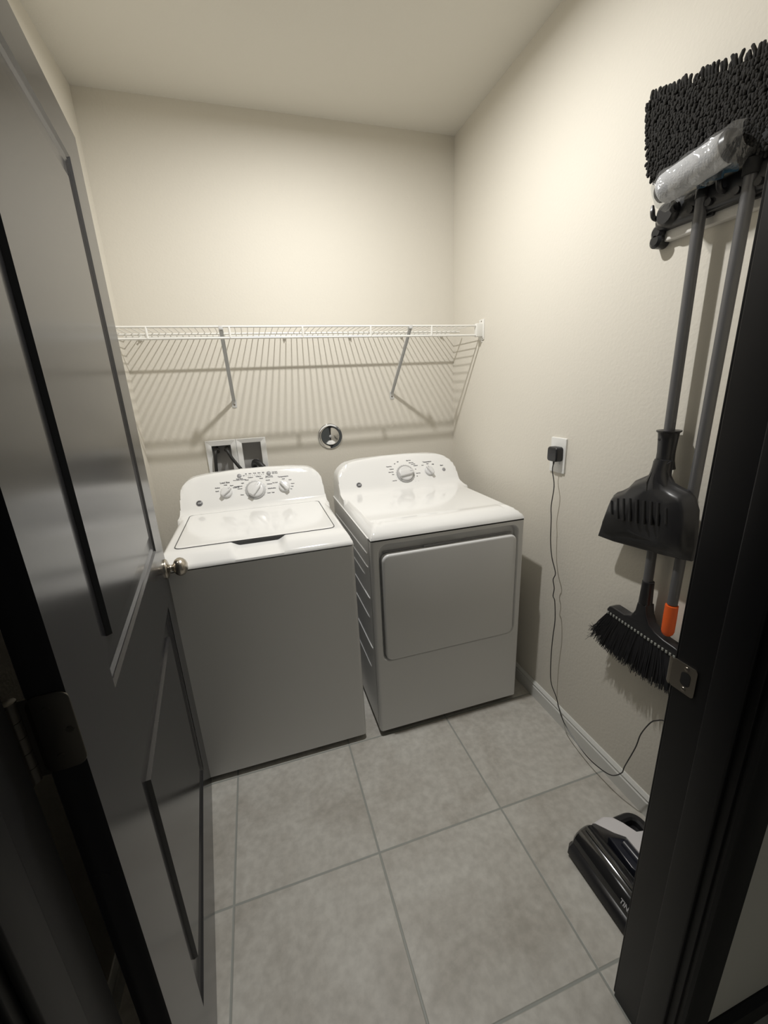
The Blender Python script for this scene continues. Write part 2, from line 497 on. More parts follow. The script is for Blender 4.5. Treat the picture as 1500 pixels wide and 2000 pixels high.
# ------------------------------------------------------------------ machine tops (height field covers)
def cover(cx, zseam, prof, hw, arch, xb, notch=None, chamf=0.025, chz=0.04):
    """prof: list (y, z) front to back; console outline by arch(|x|) as a ceiling on z"""
    xs = []
    base = [0, .03, .05, .056, .062, .067, .072, .077, .082, .087, .092, .097, .102, .107, .112, .118, .13, .17, .21, .24, .26, .27, .28, .288, .296, .303, .309, .314, .319, .323, .326, .329, .332, .335, .338, .3405, .343]
    xs = sorted({round(-b, 5) for b in base} | {round(b, 5) for b in base})
    ys = [p[0] for p in prof]
    yy = []
    for a, b in zip(ys, ys[1:]):
        k = max(1, int((b - a) / 0.012))
        yy += [a + (b - a) * t / k for t in range(k)]
    yy.append(ys[-1])
    def Hh(x, y):
        ax = abs(x)
        z = interp(prof, y)
        ze = interp(xb, ax)                      # deck edge rounding
        zc_ = arch(ax)
        z = min(z, zc_)
        if y < -0.40: z = min(z, ze)
        else: z = min(z, max(ze, zc_) if ax < 0.340 else ze)
        if notch: z = notch(x, y, z)
        return max(z, zseam)
    m = MB()
    m.grid(len(xs), len(yy), lambda i, j: (cx + xs[i], yy[j], Hh(xs[i], yy[j])))
    # skirt down to the seam
    nx, ny = len(xs), len(yy)
    loop = [(i, 0) for i in range(nx)] + [(nx - 1, j) for j in range(1, ny)] + [(i, ny - 1) for i in range(nx - 2, -1, -1)] + [(0, j) for j in range(ny - 2, 0, -1)]
    top = [Vector((cx + xs[i], yy[j], Hh(xs[i], yy[j]))) for i, j in loop]
    bot = [Vector((p.x, p.y, zseam)) for p in top]
    m.rings([bot, top], cap0=True, cap1=False)
    return m

WC = -1.1955; WYF = -0.885; WYB = -0.150; WZ = 0.922; HW = 0.343
DC = -0.4473; DYF = -0.897; DYB = -0.140; DZ = 0.928
def archf(top, flat, shoulder, drop):
    def f(ax):
        z = top - 0.018 * (ax / 0.28) ** 2
        if ax > flat:
            t = min(1.0, (ax - flat) / (shoulder - flat))
            z -= drop * (1 - math.sqrt(max(0.0, 1 - t * t)))
        if ax > shoulder:
            z -= (ax - shoulder) * 14
        return z
    return f
# face of both consoles: line in (y, z)
def face(y0, z0, y1, z1):
    d = Vector((0, y1 - y0, z1 - z0)).normalized()
    n = Vector((0, -d.z, d.y))
    if n.y > 0: n = -n
    return d, n
FY0, FZ0, FY1, FZ1 = -0.300, 0.990, -0.216, 1.116
FD, FN = face(FY0, FZ0, FY1, FZ1)
def fp(cx, x, z, off=0.0006):
    t = (z - FZ0) / (FZ1 - FZ0)
    return Vector((cx + x, FY0 + (FY1 - FY0) * t, z)) + FN * off

# ------------------------------------------------------------------ washing machine
washer = thing('washing_machine', (WC, WYF / 2 + WYB / 2, 0), 'white top-loading washing machine, left machine beside the open door', 'washing machine')
prof = [(WYF, 0.926), (WYF + 0.003, 0.934), (-0.872, 0.941), (-0.852, 0.951), (-0.832, 0.960), (-0.812, 0.965), (-0.793, 0.967), (-0.7795, 0.967), (-0.7785, 0.967),
        (-0.345, 0.968), (-0.328, 0.970), (-0.315, 0.975), (-0.306, 0.982), (FY0, FZ0), (-0.258, 1.053), (FY1, FZ1),
        (-0.208, 1.126), (-0.198, 1.133), (-0.186, 1.136), (-0.165, 1.135), (-0.156, 1.130), (WYB, 1.118)]
def notch(x, y, z):
    if y > -0.779: return z
    s = 1 - sm(0.066, 0.104, abs(x))
    fl = interp([(-0.885, 0.932), (-0.866, 0.9385), (-0.845, 0.940), (-0.815, 0.945), (-0.779, 0.953)], y)
    return z - s * max(0.0, z - fl)
xbw = [(0, 2), (0.3149, 2), (0.315, 0.968), (0.322, 0.966), (0.329, 0.960), (0.335, 0.951), (0.340, 0.940), (0.343, 0.928)]
m = cover(WC, WZ + 0.003, prof, HW, archf(1.1365, 0.255, 0.334, 0.058), xbw, notch)
m.build('top_cover', M_WHITE, washer, smooth=40)
# lid
LY0, LY1, LHW = -0.7785, -0.338, 0.292
def lidpoly(g): return rrect(-LHW - g, LHW + g, LY0 - (0 if g == 0 else 0.0), LY1 + g, 0.022, 6)
m = MB(); m.prism(rrect(-LHW - 0.0035, LHW + 0.0035, LY0 - 0.003, LY1 + 0.008, 0.026), (WC, 0, 0), X, Y, Z, 0.955, 0.9692)
m.build('lid_gap_shade', M_SEAM_SHADE, washer, smooth=0)  # dark slab paints the shaded gap around the lid
m = MB()
pl = rrect(-LHW, LHW, LY0, LY1, 0.022)
def ringz(pl_, z): return [Vector((WC + a, b, z)) for a, b in pl_]
m.rings([ringz(pl, 0.956), ringz(pl, 0.9692), ringz(inset(pl, 0.0008), 0.9698), ringz(inset(pl, 0.0022), 0.9701),
         ringz(rrect(-LHW + 0.02, LHW - 0.02, LY0 + 0.02, LY1 - 0.02, 0.012), 0.9702), ringz(rrect(-LHW + 0.03, LHW - 0.03, LY0 + 0.03, LY1 - 0.03, 0.010), 0.9698)], cap0=True, cap1=True)
m.build('lid', M_WHITE, washer, smooth=40)
# dark strip painting the shade in the opening under the lid edge
m = MB(); m.box((WC - 0.094, LY0 - 0.0050, 0.950), (WC + 0.094, LY0 - 0.001, 0.9660), 0.001)
m.build('lid_grip_shade', M_SEAM_SHADE, washer, smooth=0)
m = MB()
m.prism(rrect(WC - HW, WC + HW, WYF, WYB + 0.005, 0.016, 5), (0, 0, 0), X, Y, Z, 0.028, WZ - 0.0015)
m.build('cabinet', M_CAB, washer, smooth=30)
m = MB(); m.prism(rrect(WC - HW + 0.004, WC + HW - 0.004, WYF + 0.004, WYB, 0.014, 5), (0, 0, 0), X, Y, Z, WZ - 0.004, WZ + 0.0045)
m.build('cabinet_seam', M_SEAM_SHADE, washer, smooth=0)
m = MB(); m.box((WC - HW + 0.02, WYF + 0.022, 0.012), (WC + HW - 0.02, WYB - 0.02, 0.029))
m.build('base_gap_shade', M_BLACKM, washer, smooth=0)  # black slab stands in for the dark gap under the washer
for sx in (-1, 1):
    for yy in (WYF + 0.05, WYB - 0.06):
        m = MB(); m.lathe([(0, 0.020), (0.006, 0.022), (0.010, 0.014), (0.016, 0.012)], (WC + sx * 0.30, yy, 0), Z, 16)
        m.build('leveling_foot', M_RUBBER, washer)

def dial(name, par, cx, x, z, r, ang_, ring=True, big=False):
    """a control knob: skirt and grip bar"""
    O = fp(cx, x, z, 0)
    m = MB()
    if ring:
        m.lathe([(0, r), (0.004, r), (0.0055, r - 0.001), (0.006, r * 0.90)], O, FN, 40)
        k0 = m.build(name, M_SHADE, par, smooth=40)
        m = MB()
        m.lathe([(0.004, r * 0.84), (0.012, r * 0.80), (0.0150, r * 0.76), (0.0165, r * 0.66)], O, FN, 40)
        m.build('dial_skirt', M_KNOB, k0, smooth=40)
    else:
        m.lathe([(0, r), (0.010, r * 0.96), (0.0125, r * 0.90), (0.0135, r * 0.80)], O, FN, 32)
        k0 = m.build(name, M_KNOB, par, smooth=40)
    a = math.radians(ang_)
    U = (X * math.cos(a) + FD * math.sin(a)); Vv = (-X * math.sin(a) + FD * math.cos(a))
    L = r * (0.80 if ring else 1.04); wd = r * (0.29 if ring else 0.33)
    m = MB()
    poly = [(-L, -wd * 0.9), (-L * 0.6, -wd * 1.05), (L * 0.6, -wd * 1.0), (L, -wd * 0.55), (L, wd * 0.55), (L * 0.6, wd * 1.0), (-L * 0.6, wd * 1.05), (-L, wd * 0.9)]
    m.prism(poly, O, U, Vv, FN, 0.010, 0.030 if ring else 0.027, 0.003)
    m.build('grip_bar', M_KNOB, k0, smooth=50)
    m = MB()
    m.prism(rrect(L * 0.45, L * 0.88, -0.0011, 0.0011, 0.0008, 3), O, U, Vv, FN, 0.0296 if ring else 0.0266, 0.0303 if ring else 0.0273)
    m.build('pointer_mark', M_GREYB, k0, smooth=0)
    return k0
dial('load_size_knob', washer, WC, -0.1285, 1.043, 0.0270, 38, ring=False)
dial('cycle_knob', washer, WC, 0.0050, 1.041, 0.0470, 50)
dial('temperature_knob', washer, WC, 0.1430, 1.042, 0.0270, 125, ring=False)
for x in (-0.0625, 0.0765):
    m = MB(); m.lathe([(0, 0.0105), (0.002, 0.0105), (0.003, 0.009)], fp(WC, x, 1.109 if x < 0 else 1.108, 0), FN, 24)
    m.build('push_button', M_GREYB, washer)
def logo(par, cx, x, z, r):
    m = MB(); O = fp(cx, x, z, 0)
    m.lathe([(0, r), (0.0012, r), (0.0018, r * 0.94)], O, FN, 32)
    k = m.build('round_emblem', M_LOGO, par)
    m = MB()
    m.rings([[O + FN * 0.0021 + (X * math.cos(2 * PI * i / 40) + FD * math.sin(2 * PI * i / 40)) * q * r for i in range(40)] for q in (0.90, 0.82)], False, False)
    m.text('GE', r * 0.92, O + FN * 0.0022, X, FD, bold=0.0006, shear=0.25)
    m.build('emblem_lettering', M_SILV, k, smooth=0, recalc=False)
logo(washer, WC, -0.2525, 1.010, 0.0145)
pm = MB()
def T(cx, txt, x, z, size=0.0075, al='CENTER', bold=0.00025): pm.text(txt, size, fp(cx, x, z, 0.0007), X, FD, al, bold * 1.8)
def tick(cx, kx, kz, r0, r1, a):
    a = math.radians(a); U = X * math.cos(a) + FD * math.sin(a); Vv = X * -math.sin(a) + FD * math.cos(a)
    pm.prism([(r0, -0.0004), (r1, -0.0004), (r1, 0.0004), (r0, 0.0004)], fp(cx, kx, kz, 0.0001), U, Vv, FN, 0, 0.0005)
T(WC, 'Load Size', -0.132, 1.0855, 0.0115)
for t, x, z, al in (('Small', -0.163, 1.052, 'RIGHT'), ('Medium', -0.156, 1.066, 'RIGHT'), ('Large', -0.130, 1.0755, 'CENTER'), ('Super', -0.110, 1.0705, 'LEFT'), ('Precise Fill', -0.098, 1.060, 'LEFT')):
    T(WC, t, x, z, 0.0068, al)
for a in (165, 140, 110, 75, 45): tick(WC, -0.1285, 1.043, 0.0285, 0.0310, a)
T(WC, 'Colors', -0.012, 1.0975, 0.0085); T(WC, 'Whites', 0.026, 1.0985, 0.0085)
for t, x, z in (('Towels/Sheets', -0.054, 1.064), ('Normal', -0.056, 1.053), ('Rinse', -0.052, 1.026), ('Light', -0.045, 1.076)): T(WC, t, x, z, 0.0066, 'RIGHT')
T(WC, 'Heavy', -0.030, 1.088, 0.0066); T(WC, 'Heavy', 0.038, 1.089, 0.0066)
for t, x, z in (('Casuals', 0.058, 1.078), ('Delicates', 0.062, 1.061), ('Bulky/Bedding', 0.063, 1.041), ('Drain & Spin', 0.058, 1.022)): T(WC, t, x, z, 0.0066, 'LEFT')
for a in range(-40, 231, 18): tick(WC, 0.005, 1.041, 0.0485, 0.0515, a)
T(WC, 'Temperature', 0.143, 1.0875, 0.0095)
for t, x, z, al in (('Tap Cold', 0.113, 1.064, 'RIGHT'), ('Cold', 0.143, 1.0765, 'CENTER'), ('Cool', 0.168, 1.070, 'LEFT'), ('Warm', 0.176, 1.052, 'LEFT'), ('Hot', 0.176, 1.040, 'LEFT'), ('On', 0.170, 1.029, 'LEFT')):
    T(WC, t, x, z, 0.0066, al)
for a in (140, 100, 55, 25, 0, -25): tick(WC, 0.143, 1.042, 0.0285, 0.0310, a)
for t, x in (('Fill', -0.031), ('Soak', -0.012), ('Wash', 0.010), ('Rinse', 0.031), ('Spin', 0.051)):
    T(WC, t, x, 1.1145, 0.0062); T(WC, '\u2022', x, 1.1065, 0.010)
for x in (-0.0215, -0.001, 0.0205, 0.041):
    pm.prism([(-0.004, -0.0003), (0.004, -0.0003), (0.004, 0.0003), (-0.004, 0.0003)], fp(WC, x, 1.1065, 0.0001), X, FD, FN, 0, 0.0005)
T(WC, 'Lid', -0.042, 1.108, 0.0066)
T(WC, 'Deep Rinse', -0.063, 1.096, 0.0066); T(WC, 'Fabric Softener / Second Rinse', -0.063, 1.091, 0.0048)
T(WC, 'Start / Pause', 0.0765, 1.0955, 0.0066); T(WC, 'hold 3 sec to cancel', 0.0765, 1.0905, 0.0046)
T(WC, 'Auto Soak', 0.093, 1.112, 0.0058, 'LEFT'); T(WC, 'Extra Rinse', 0.093, 1.106, 0.0058, 'LEFT')
pm.build('console_print', M_PRINT, washer, smooth=0, recalc=False)

# ------------------------------------------------------------------ dryer
dryer = thing('clothes_dryer', (DC, DYF / 2 + DYB / 2, 0), 'white front-loading clothes dryer on the right, beside the wall', 'dryer')
prof = [(DYF, 0.932), (DYF + 0.003, 0.941), (-0.886, 0.951), (-0.870, 0.961), (-0.850, 0.970), (-0.835, 0.9745), (-0.820, 0.976), (-0.800, 0.9745), (-0.780, 0.971), (-0.765, 0.970),
        (-0.420, 0.970), (-0.390, 0.9706), (-0.360, 0.9725), (-0.335, 0.976), (-0.316, 0.982), (-0.302, 0.991), (-0.292, 1.0025), (-0.258, 1.053), (FY1, FZ1),
        (-0.208, 1.126), (-0.198, 1.133), (-0.186, 1.136), (-0.160, 1.135), (-0.148, 1.130), (DYB, 1.118)]
xbd = [(0, 2), (0.2795, 2), (0.280, 0.9705), (0.288, 0.9735), (0.296, 0.9755), (0.303, 0.975), (0.314, 0.970), (0.326, 0.960), (0.335, 0.949), (0.343, 0.934)]
m = cover(DC, DZ + 0.004, prof, HW, archf(1.1365, 0.235, 0.334, 0.070), xbd)
m.build('top_cover', M_WHITE, dryer, smooth=40)
m = MB()
RX, RZ0, RZ1, RR = 0.3165, 0.3795, 0.912, 0.038
# front panel with the rounded recess for the door
N_ = 8
inner = rrect(-RX, RX, RZ0, RZ1, RR, N_)
outer = []
for q, (a, b) in enumerate(((HW - 0.012, 0.028), (HW - 0.012, DZ - 0.002), (-HW + 0.012, DZ - 0.002), (-HW + 0.012, 0.028))):
    outer += [(a, b)] * (N_ + 1)
def fr_(pl_, y): return [Vector((DC + a, y, b)) for a, b in pl_]
inner2 = inset(inner, 0.004)
m.rings([fr_(outer, DYF), fr_(inner, DYF), fr_(inset(inner, 0.0015), DYF + 0.001), fr_(inner2, DYF + 0.005), fr_(inset(inner, 0.012), DYF + 0.026), fr_(inset(inner, 0.018), DYF + 0.028)], cap0=False, cap1=True)
# rounded front corners, side walls, back and top
def side_path(sx):
    pts = []
    for k in range(6):
        a = k / 5 * PI / 2
        pts.append((DC + sx * (HW - 0.012 + 0.012 * math.sin(a)), DYF + 0.012 * (1 - math.cos(a))))
    pts.append((DC + sx * HW, DYB + 0.005))
    return pts
for sx in (-1, 1):
    pp = side_path(sx)
    m.grid(len(pp), 2, lambda i, j: (pp[i][0], pp[i][1], 0.028 if j == 0 else DZ - 0.002))
m.box((DC - HW + 0.001, DYB - 0.0, 0.028), (DC + HW - 0.001, DYB + 0.005, DZ - 0.002))
m.box((DC - HW + 0.002, DYF + 0.03, 0.028), (DC + HW - 0.002, DYB, 0.03))
# pressed ribs on the left side panel and its seam
for z0, z1, ya, yb in ((0.86, 0.845, -0.84, -0.20), (0.80, 0.80, -0.84, -0.20), (0.745, 0.745, -0.78, -0.22), (0.66, 0.66, -0.84, -0.20), (0.56, 0.56, -0.82, -0.20), (0.42, 0.42, -0.84, -0.20), (0.30, 0.30, -0.80, -0.22)):
    m.tube([(DC - HW + 0.001, ya, z0), (DC - HW - 0.0005, ya + 0.02, z0), (DC - HW - 0.0005, yb, z1), (DC - HW + 0.001, yb + 0.02, z1)], 0.0035, 8)
m.build('cabinet', M_CAB, dryer, smooth=30)
m = MB()
m.box((DC - HW - 0.0006, -0.8665, 0.03), (DC - HW + 0.002, -0.8650, DZ - 0.004))
m.box((DC - HW + 0.004, DYF + 0.0035, DZ - 0.003), (DC + HW - 0.004, DYB, DZ + 0.0045))
m.build('cabinet_seam', M_SEAM_SHADE, dryer, smooth=0)
m = MB()                                              # steel edge strip between cover and left side panel
m.box((DC - HW - 0.004, -0.865, DZ - 0.004), (DC - HW + 0.004, DYB, DZ + 0.006), 0.001)
m.build('side_flange', M_WHITE, dryer, smooth=0)
m = MB()
dp = rrect(-0.302, 0.302, 0.3885, 0.868, 0.030, 8)
rs = [fr_(inset(dp, 0.004), DYF + 0.024), fr_(dp, DYF + 0.019), fr_(dp, DYF - 0.002), fr_(inset(dp, 0.0016), DYF - 0.0058), fr_(inset(dp, 0.0045), DYF - 0.0082), fr_(inset(dp, 0.009), DYF - 0.009)]
m.rings(rs)
dd = m.build('dryer_door', M_CAB, dryer, smooth=40)
m = MB()                                              # grey strips painting the deeper, darker handle opening above the door
m.prism(rrect(-0.29, 0.29, 0.8695, 0.874, 0.002, 3), (DC, DYF + 0.026, 0), X, Z, -Y, 0, 0.010)
m.prism(rrect(-0.12, 0.02, 0.8695, 0.8765, 0.002, 3), (DC, DYF + 0.020, 0), X, Z, -Y, 0, 0.010)
m.build('grip_opening_shade', M_GREYB, dd, smooth=0)
m = MB(); m.box((DC - HW + 0.02, DYF + 0.022, 0.012), (DC + HW - 0.02, DYB - 0.02, 0.029))
m.build('base_gap_shade', M_BLACKM, dryer, smooth=0)  # black slab stands in for the dark gap under the dryer
for sx in (-1, 1):
    for yy in (DYF + 0.05, DYB - 0.06):
        m = MB(); m.lathe([(0, 0.020), (0.006, 0.022), (0.010, 0.014), (0.016, 0.012)], (DC + sx * 0.30, yy, 0), Z, 16)
        m.build('leveling_foot', M_RUBBER, dryer)
dial('cycle_knob', dryer, DC, 0.0340, 1.041, 0.0500, 8)
dial('temperature_knob', dryer, DC, 0.1725, 1.043, 0.0255, 122, ring=False)
m = MB(); m.lathe([(0, 0.0095), (0.002, 0.0095), (0.003, 0.008)], fp(DC, 0.260, 1.043, 0), FN, 24)
m.build('start_button', M_GREYB, dryer)
logo(dryer, DC, -0.2300, 1.012, 0.0140)
pm = MB()
for a in range(-120, 236, 15): tick(DC, 0.034, 1.041, 0.0515, 0.0545, a)
for t, x, z in (('Timed Dry', -0.034, 1.083), ('Cottons', -0.026, 1.070), ('More Dry', -0.030, 1.056), ('Dry', -0.030, 1.044), ('Less Dry', -0.022, 1.014)): T(DC, t, x, z, 0.0068, 'RIGHT')
T(DC, 'Off', 0.005, 1.102, 0.0068); T(DC, '60', -0.014, 1.094, 0.0068)
for t, x, z in (('Easy Care', 0.055, 1.104), ('More Dry', 0.067, 1.092), ('Less Dry', 0.078, 1.084), ('Delicates', 0.090, 1.076), ('Auto Dry', 0.094, 1.038), ('Damp Dry', 0.080, 0.998)): T(DC, t, x, z, 0.0064, 'LEFT')
T(DC, '70', 0.094, 1.058, 0.006, 'LEFT'); T(DC, '50', 0.094, 1.024, 0.006, 'LEFT')
T(DC, 'Temperature', 0.1725, 1.0885, 0.0095)
T(DC, 'Low', 0.148, 1.074, 0.0068, 'RIGHT'); T(DC, 'Med', 0.1725, 1.0785, 0.0068); T(DC, 'High', 0.197, 1.074, 0.0068, 'LEFT')
T(DC, 'Start', 0.253, 1.064, 0.009)
pm.build('console_print', M_PRINT, dryer, smooth=0, recalc=False)

# ------------------------------------------------------------------ wire shelf
SZ, SY, LZp = 1.766, -0.325, 1.722
shelf = thing('wire_shelf', (-0.82, -0.16, SZ), 'white ventilated wire shelf on the back wall above the washer and dryer', 'shelf')
m = MB()
x = -1.668
while x < -0.04:
    m.tube([(x, -0.008, SZ + 0.0025), (x, SY + 0.001, SZ + 0.0025)], 0.0019, 6)
    x += 0.0268
m.build('wire_deck', M_WIRE, shelf)
for yy, zz, r in ((SY, SZ, 0.0044), (SY, LZp, 0.0048), (-0.130, SZ - 0.004, 0.0044), (-0.008, SZ, 0.0036)):
    m = MB(); m.tube([(-1.680, yy, zz), (-0.030, yy, zz)], r, 10)
    m.build('shelf_rod', M_WIRE, shelf)
for xv in (-1.525, -1.207, -0.899, -0.585, -0.278):
    m = MB(); m.tube([(xv, SY, SZ), (xv, SY - 0.002, (SZ + LZp) / 2), (xv, SY, LZp)], 0.0052, 8)
    m.build('lip_spacer', M_WIRE, shelf)
for xv in (-1.612, -0.955, -0.611, -0.321, -0.083):
    m = MB()
    m.box((xv - 0.006, -0.012, SZ - 0.016), (xv + 0.006, 0.0, SZ + 0.010), 0.002)
    m.tube([(xv, -0.012, SZ - 0.008), (xv, -0.022, SZ - 0.010), (xv, -0.024, SZ - 0.004)], 0.0025, 6)
    m.build('wall_clip', M_WIRE, shelf)
for xv in (-1.241, -0.386):
    m = MB()
    A = Vector((xv, -0.318, SZ - 0.004)); B = Vector((xv, -0.003, 1.462))
    d = (B - A).normalized(); nrm = Vector((0, d.z, -d.y))
    sec = [(-0.0085, 0), (-0.0085, 0.006), (-0.0065, 0.006), (-0.0065, 0.0018), (0.0065, 0.0018), (0.0065, 0.006), (0.0085, 0.006), (0.0085, 0)]
    m.rings([[p + X * a + nrm * b for a, b in sec] for p in (A, B)])
    m.box((xv - 0.0085, -0.330, SZ - 0.012), (xv + 0.0085, -0.300, SZ + 0.004), 0.002)
    pl = rrect(-0.012, 0.012, 1.424, 1.468, 0.007, 5)
    m.prism(pl, (xv, -0.0002, 0), X, Z, -Y, 0, 0.0025, 0.0008)
    b = m.build('support_brace', M_BRKT, shelf)
    m = MB(); m.lathe([(0, 0.005), (0.002, 0.0045), (0.003, 0.002)], (xv, -0.0026, 1.440), (0, -1, 0), 12)
    m.build('screw', M_NICKELD, b)
    m = MB(); m.lathe([(0, 0.004), (0.002, 0.003)], (xv, -0.317, SZ - 0.012), (0, -0.3, -1), 12)
    m.build('screw', M_NICKELD, b)
m = MB()                                              # end bracket screwed to the right wall
m.box((-0.006, -0.345, 1.700), (0.0, -0.298, 1.795), 0.0015)
m.box((-0.040, -0.336, 1.714), (-0.004, -0.312, 1.776), 0.003)
m.add([(-0.004, -0.33, 1.716), (-0.004, -0.31, 1.716), (-0.004, -0.325, 1.690), (-0.004, -0.315, 1.690), (0, -0.33, 1.716), (0, -0.31, 1.716), (0, -0.325, 1.690), (0, -0.315, 1.690)],
      [(0, 1, 3, 2), (4, 6, 7, 5), (0, 2, 6, 4), (1, 5, 7, 3), (2, 3, 7, 6)])
eb = m.build('end_bracket', M_WIRE, shelf)
for zz in (1.786, 1.706):
    m = MB(); m.lathe([(0, 0.0035), (0.0015, 0.003)], (-0.006, -0.322 if zz > 1.75 else -0.338, zz), (-1, 0, 0), 10)
    m.build('screw', M_NICKELD, eb)

# ------------------------------------------------------------------ washer supply box in the wall
box = thing('laundry_outlet_box', (-1.261, 0, 1.18), 'white recessed laundry outlet box in the wall behind the washer', 'outlet box')
m = MB()
fx0, fx1, fz0, fz1 = -1.413, -1.109, 1.062, 1.267
def fring(a0, a1, b0, b1, y): return [Vector((a0, y, b0)), Vector((a1, y, b0)), Vector((a1, y, b1)), Vector((a0, y, b1))]
ops = ((-1.384, -1.289, 1.095, 1.238), (-1.233, -1.137, 1.095, 1.243))
# two bevelled frames side by side, each running back into its own pocket
for (a0, a1, b0, b1), (c0, c1) in zip(ops, ((fx0, -1.261), (-1.261, fx1))):
    m.rings([fring(c0, c1, fz0, fz1, -0.0005), fring(c0, c1, fz0, fz1, -0.004), fring(c0 + 0.003, c1 - 0.003, fz0 + 0.003, fz1 - 0.003, -0.011),
             fring(a0, a1, b0, b1, -0.003), fring(a0, a1, b0, b1, 0.062)], cap0=False, cap1=False)
m.build('box_frame', M_BOXW, box, smooth=0)
for (a0, a1, b0, b1) in ops:
    m = MB(); m.box((a0 - 0.001, 0.061, b0 - 0.001), (a1 + 0.001, 0.065, b1 + 0.001))
    m.build('box_back', M_BOXG, box, smooth=0)
for xv in (-1.362, -1.312):
    m = MB()
    m.tube([(xv, 0.061, 1.20), (xv, 0.040, 1.205), (xv, 0.018, 1.216)], 0.010, 12)
    m.lathe([(0, 0.014), (0.012, 0.014), (0.014, 0.011)], (xv, 0.022, 1.216), (0, -1, -0.15), 16)
    m.box((xv - 0.005, 0.03, 1.214), (xv + 0.005, 0.060, 1.228), 0.002)
    m.build('shutoff_valve', M_BRASS, box)
m = MB()                                              # drain standpipe collar
m.lathe([(0, 0.028), (0.004, 0.028), (0.004, 0.022), (0.0, 0.022)], (-1.185, 0.04, 1.0952), Z, 20, False, False)
m.build('drain_collar', M_BOXG, box)
def hose(name, pts, r, label):
    m = MB(); m.tube(spline(pts, 6), r, 12)
    return tag(m.build(name, M_RUBBER), label, 'hose')
hose('water_hose', [(-1.362, 0.006, 1.212), (-1.364, -0.012, 1.213), (-1.368, -0.024, 1.200), (-1.372, -0.030, 1.16), (-1.376, -0.032, 1.10), (-1.378, -0.034, 1.02), (-1.370, -0.040, 0.80)], 0.0085,
     'black rubber water hose hanging straight down from the left valve')
hose('water_hose', [(-1.312, 0.006, 1.213), (-1.311, -0.014, 1.215), (-1.304, -0.026, 1.203), (-1.290, -0.034, 1.172), (-1.268, -0.040, 1.136), (-1.248, -0.044, 1.104), (-1.232, -0.050, 1.06), (-1.225, -0.055, 0.90)], 0.0085,
     'black rubber water hose slanting right from the second valve')
hose('drain_hose', [(-1.185, 0.040, 1.100), (-1.184, 0.028, 1.122), (-1.178, 0.006, 1.136), (-1.165, -0.018, 1.136), (-1.148, -0.036, 1.122), (-1.132, -0.046, 1.098), (-1.118, -0.052, 1.06), (-1.112, -0.056, 0.90)], 0.0150,
     'thick grey-black drain hose curving out of the right pocket')

# ------------------------------------------------------------------ chrome cover on the back wall
m = MB()
O = (-0.759, -0.0005, 1.243)
m.lathe([(0, 0.0690), (0.003, 0.0700), (0.0055, 0.0685), (0.0062, 0.066), (0.0045, 0.0635), (0.0062, 0.045), (0.0080, 0.026), (0.0098, 0.007)], O, (0, -1, 0), 64)
cv = tag(m.build('cleanout_cover', M_CHROME, smooth=60), 'round polished chrome cover plate on the wall between the machines', 'cover plate')
m = MB(); m.lathe([(0, 0.0075), (0.002, 0.0072), (0.0035, 0.005), (0.004, 0.002)], (-0.759, -0.0108, 1.243), (0, -1, 0), 16)
m.build('screw', M_SILV, cv)

# ------------------------------------------------------------------ wall outlet, adapter and cord
out = thing('wall_outlet', (0, -0.949, 1.20), 'white decorator wall outlet on the right wall', 'outlet')
m = MB(); m.prism(rrect(-0.992, -0.905, 1.130, 1.270, 0.004, 4), (-0.0003, 0, 0), Y, Z, -X, 0, 0.0065, 0.002)
m.build('cover_plate', M_PLATE, out)
m = MB(); m.prism(rrect(-0.966, -0.931, 1.164, 1.236, 0.002, 3), (-0.006, 0, 0), Y, Z, -X, 0, 0.0016, 0.0006)
m.prism(rrect(-0.9565, -0.9545, 1.183, 1.190, 0.0004, 2), (-0.0068, 0, 0), Y, Z, -X, 0, 0.0010)
m.prism(rrect(-0.9425, -0.9405, 1.183, 1.190, 0.0004, 2), (-0.0068, 0, 0), Y, Z, -X, 0, 0.0010)
m.build('receptacle', M_PLATE, out)
ad = thing('power_adapter', (-0.02, -0.951, 1.21), 'small black plug-in charger with a thin wavy cord', 'charger')
m = MB(); m.prism(rrect(-0.980, -0.922, 1.178, 1.236, 0.012, 5), (-0.0080, 0, 0), Y, Z, -X, 0, 0.030, 0.007)
m.build('adapter_body', M_BLACK, ad, smooth=50)
cord = [(-0.026, -0.953, 1.186), (-0.030, -0.957, 1.169), (-0.031, -0.955, 1.141), (-0.032, -0.973, 1.081), (-0.032, -0.965, 0.996), (-0.033, -0.972, 0.941), (-0.034, -0.980, 0.846), (-0.035, -0.997, 0.778), (-0.035, -1.025, 0.720),
        (-0.036, -1.016, 0.685), (-0.037, -1.028, 0.650), (-0.038, -1.026, 0.613), (-0.038, -1.039, 0.594), (-0.039, -1.051, 0.511), (-0.040, -1.048, 0.434), (-0.040, -1.047, 0.33), (-0.040, -1.059, 0.208), (-0.044, -1.104, 0.160),
        (-0.048, -1.155, 0.091), (-0.052, -1.227, 0.061), (-0.055, -1.308, 0.046), (-0.059, -1.379, 0.059), (-0.063, -1.437, 0.088), (-0.067, -1.477, 0.144), (-0.071, -1.488, 0.188), (-0.075, -1.518, 0.301), (-0.078, -1.531, 0.371),
        (-0.082, -1.558, 0.442), (-0.086, -1.579, 0.471), (-0.090, -1.606, 0.494), (-0.100, -1.640, 0.49), (-0.110, -1.665, 0.47)]
m = MB(); m.tube(spline(cord, 5), 0.0020, 8)
m.tube([(-0.026, -0.953, 1.186), (-0.029, -0.956, 1.166)], [0.0045, 0.0026], 8)
m.build('power_cord', M_BLACK, ad)

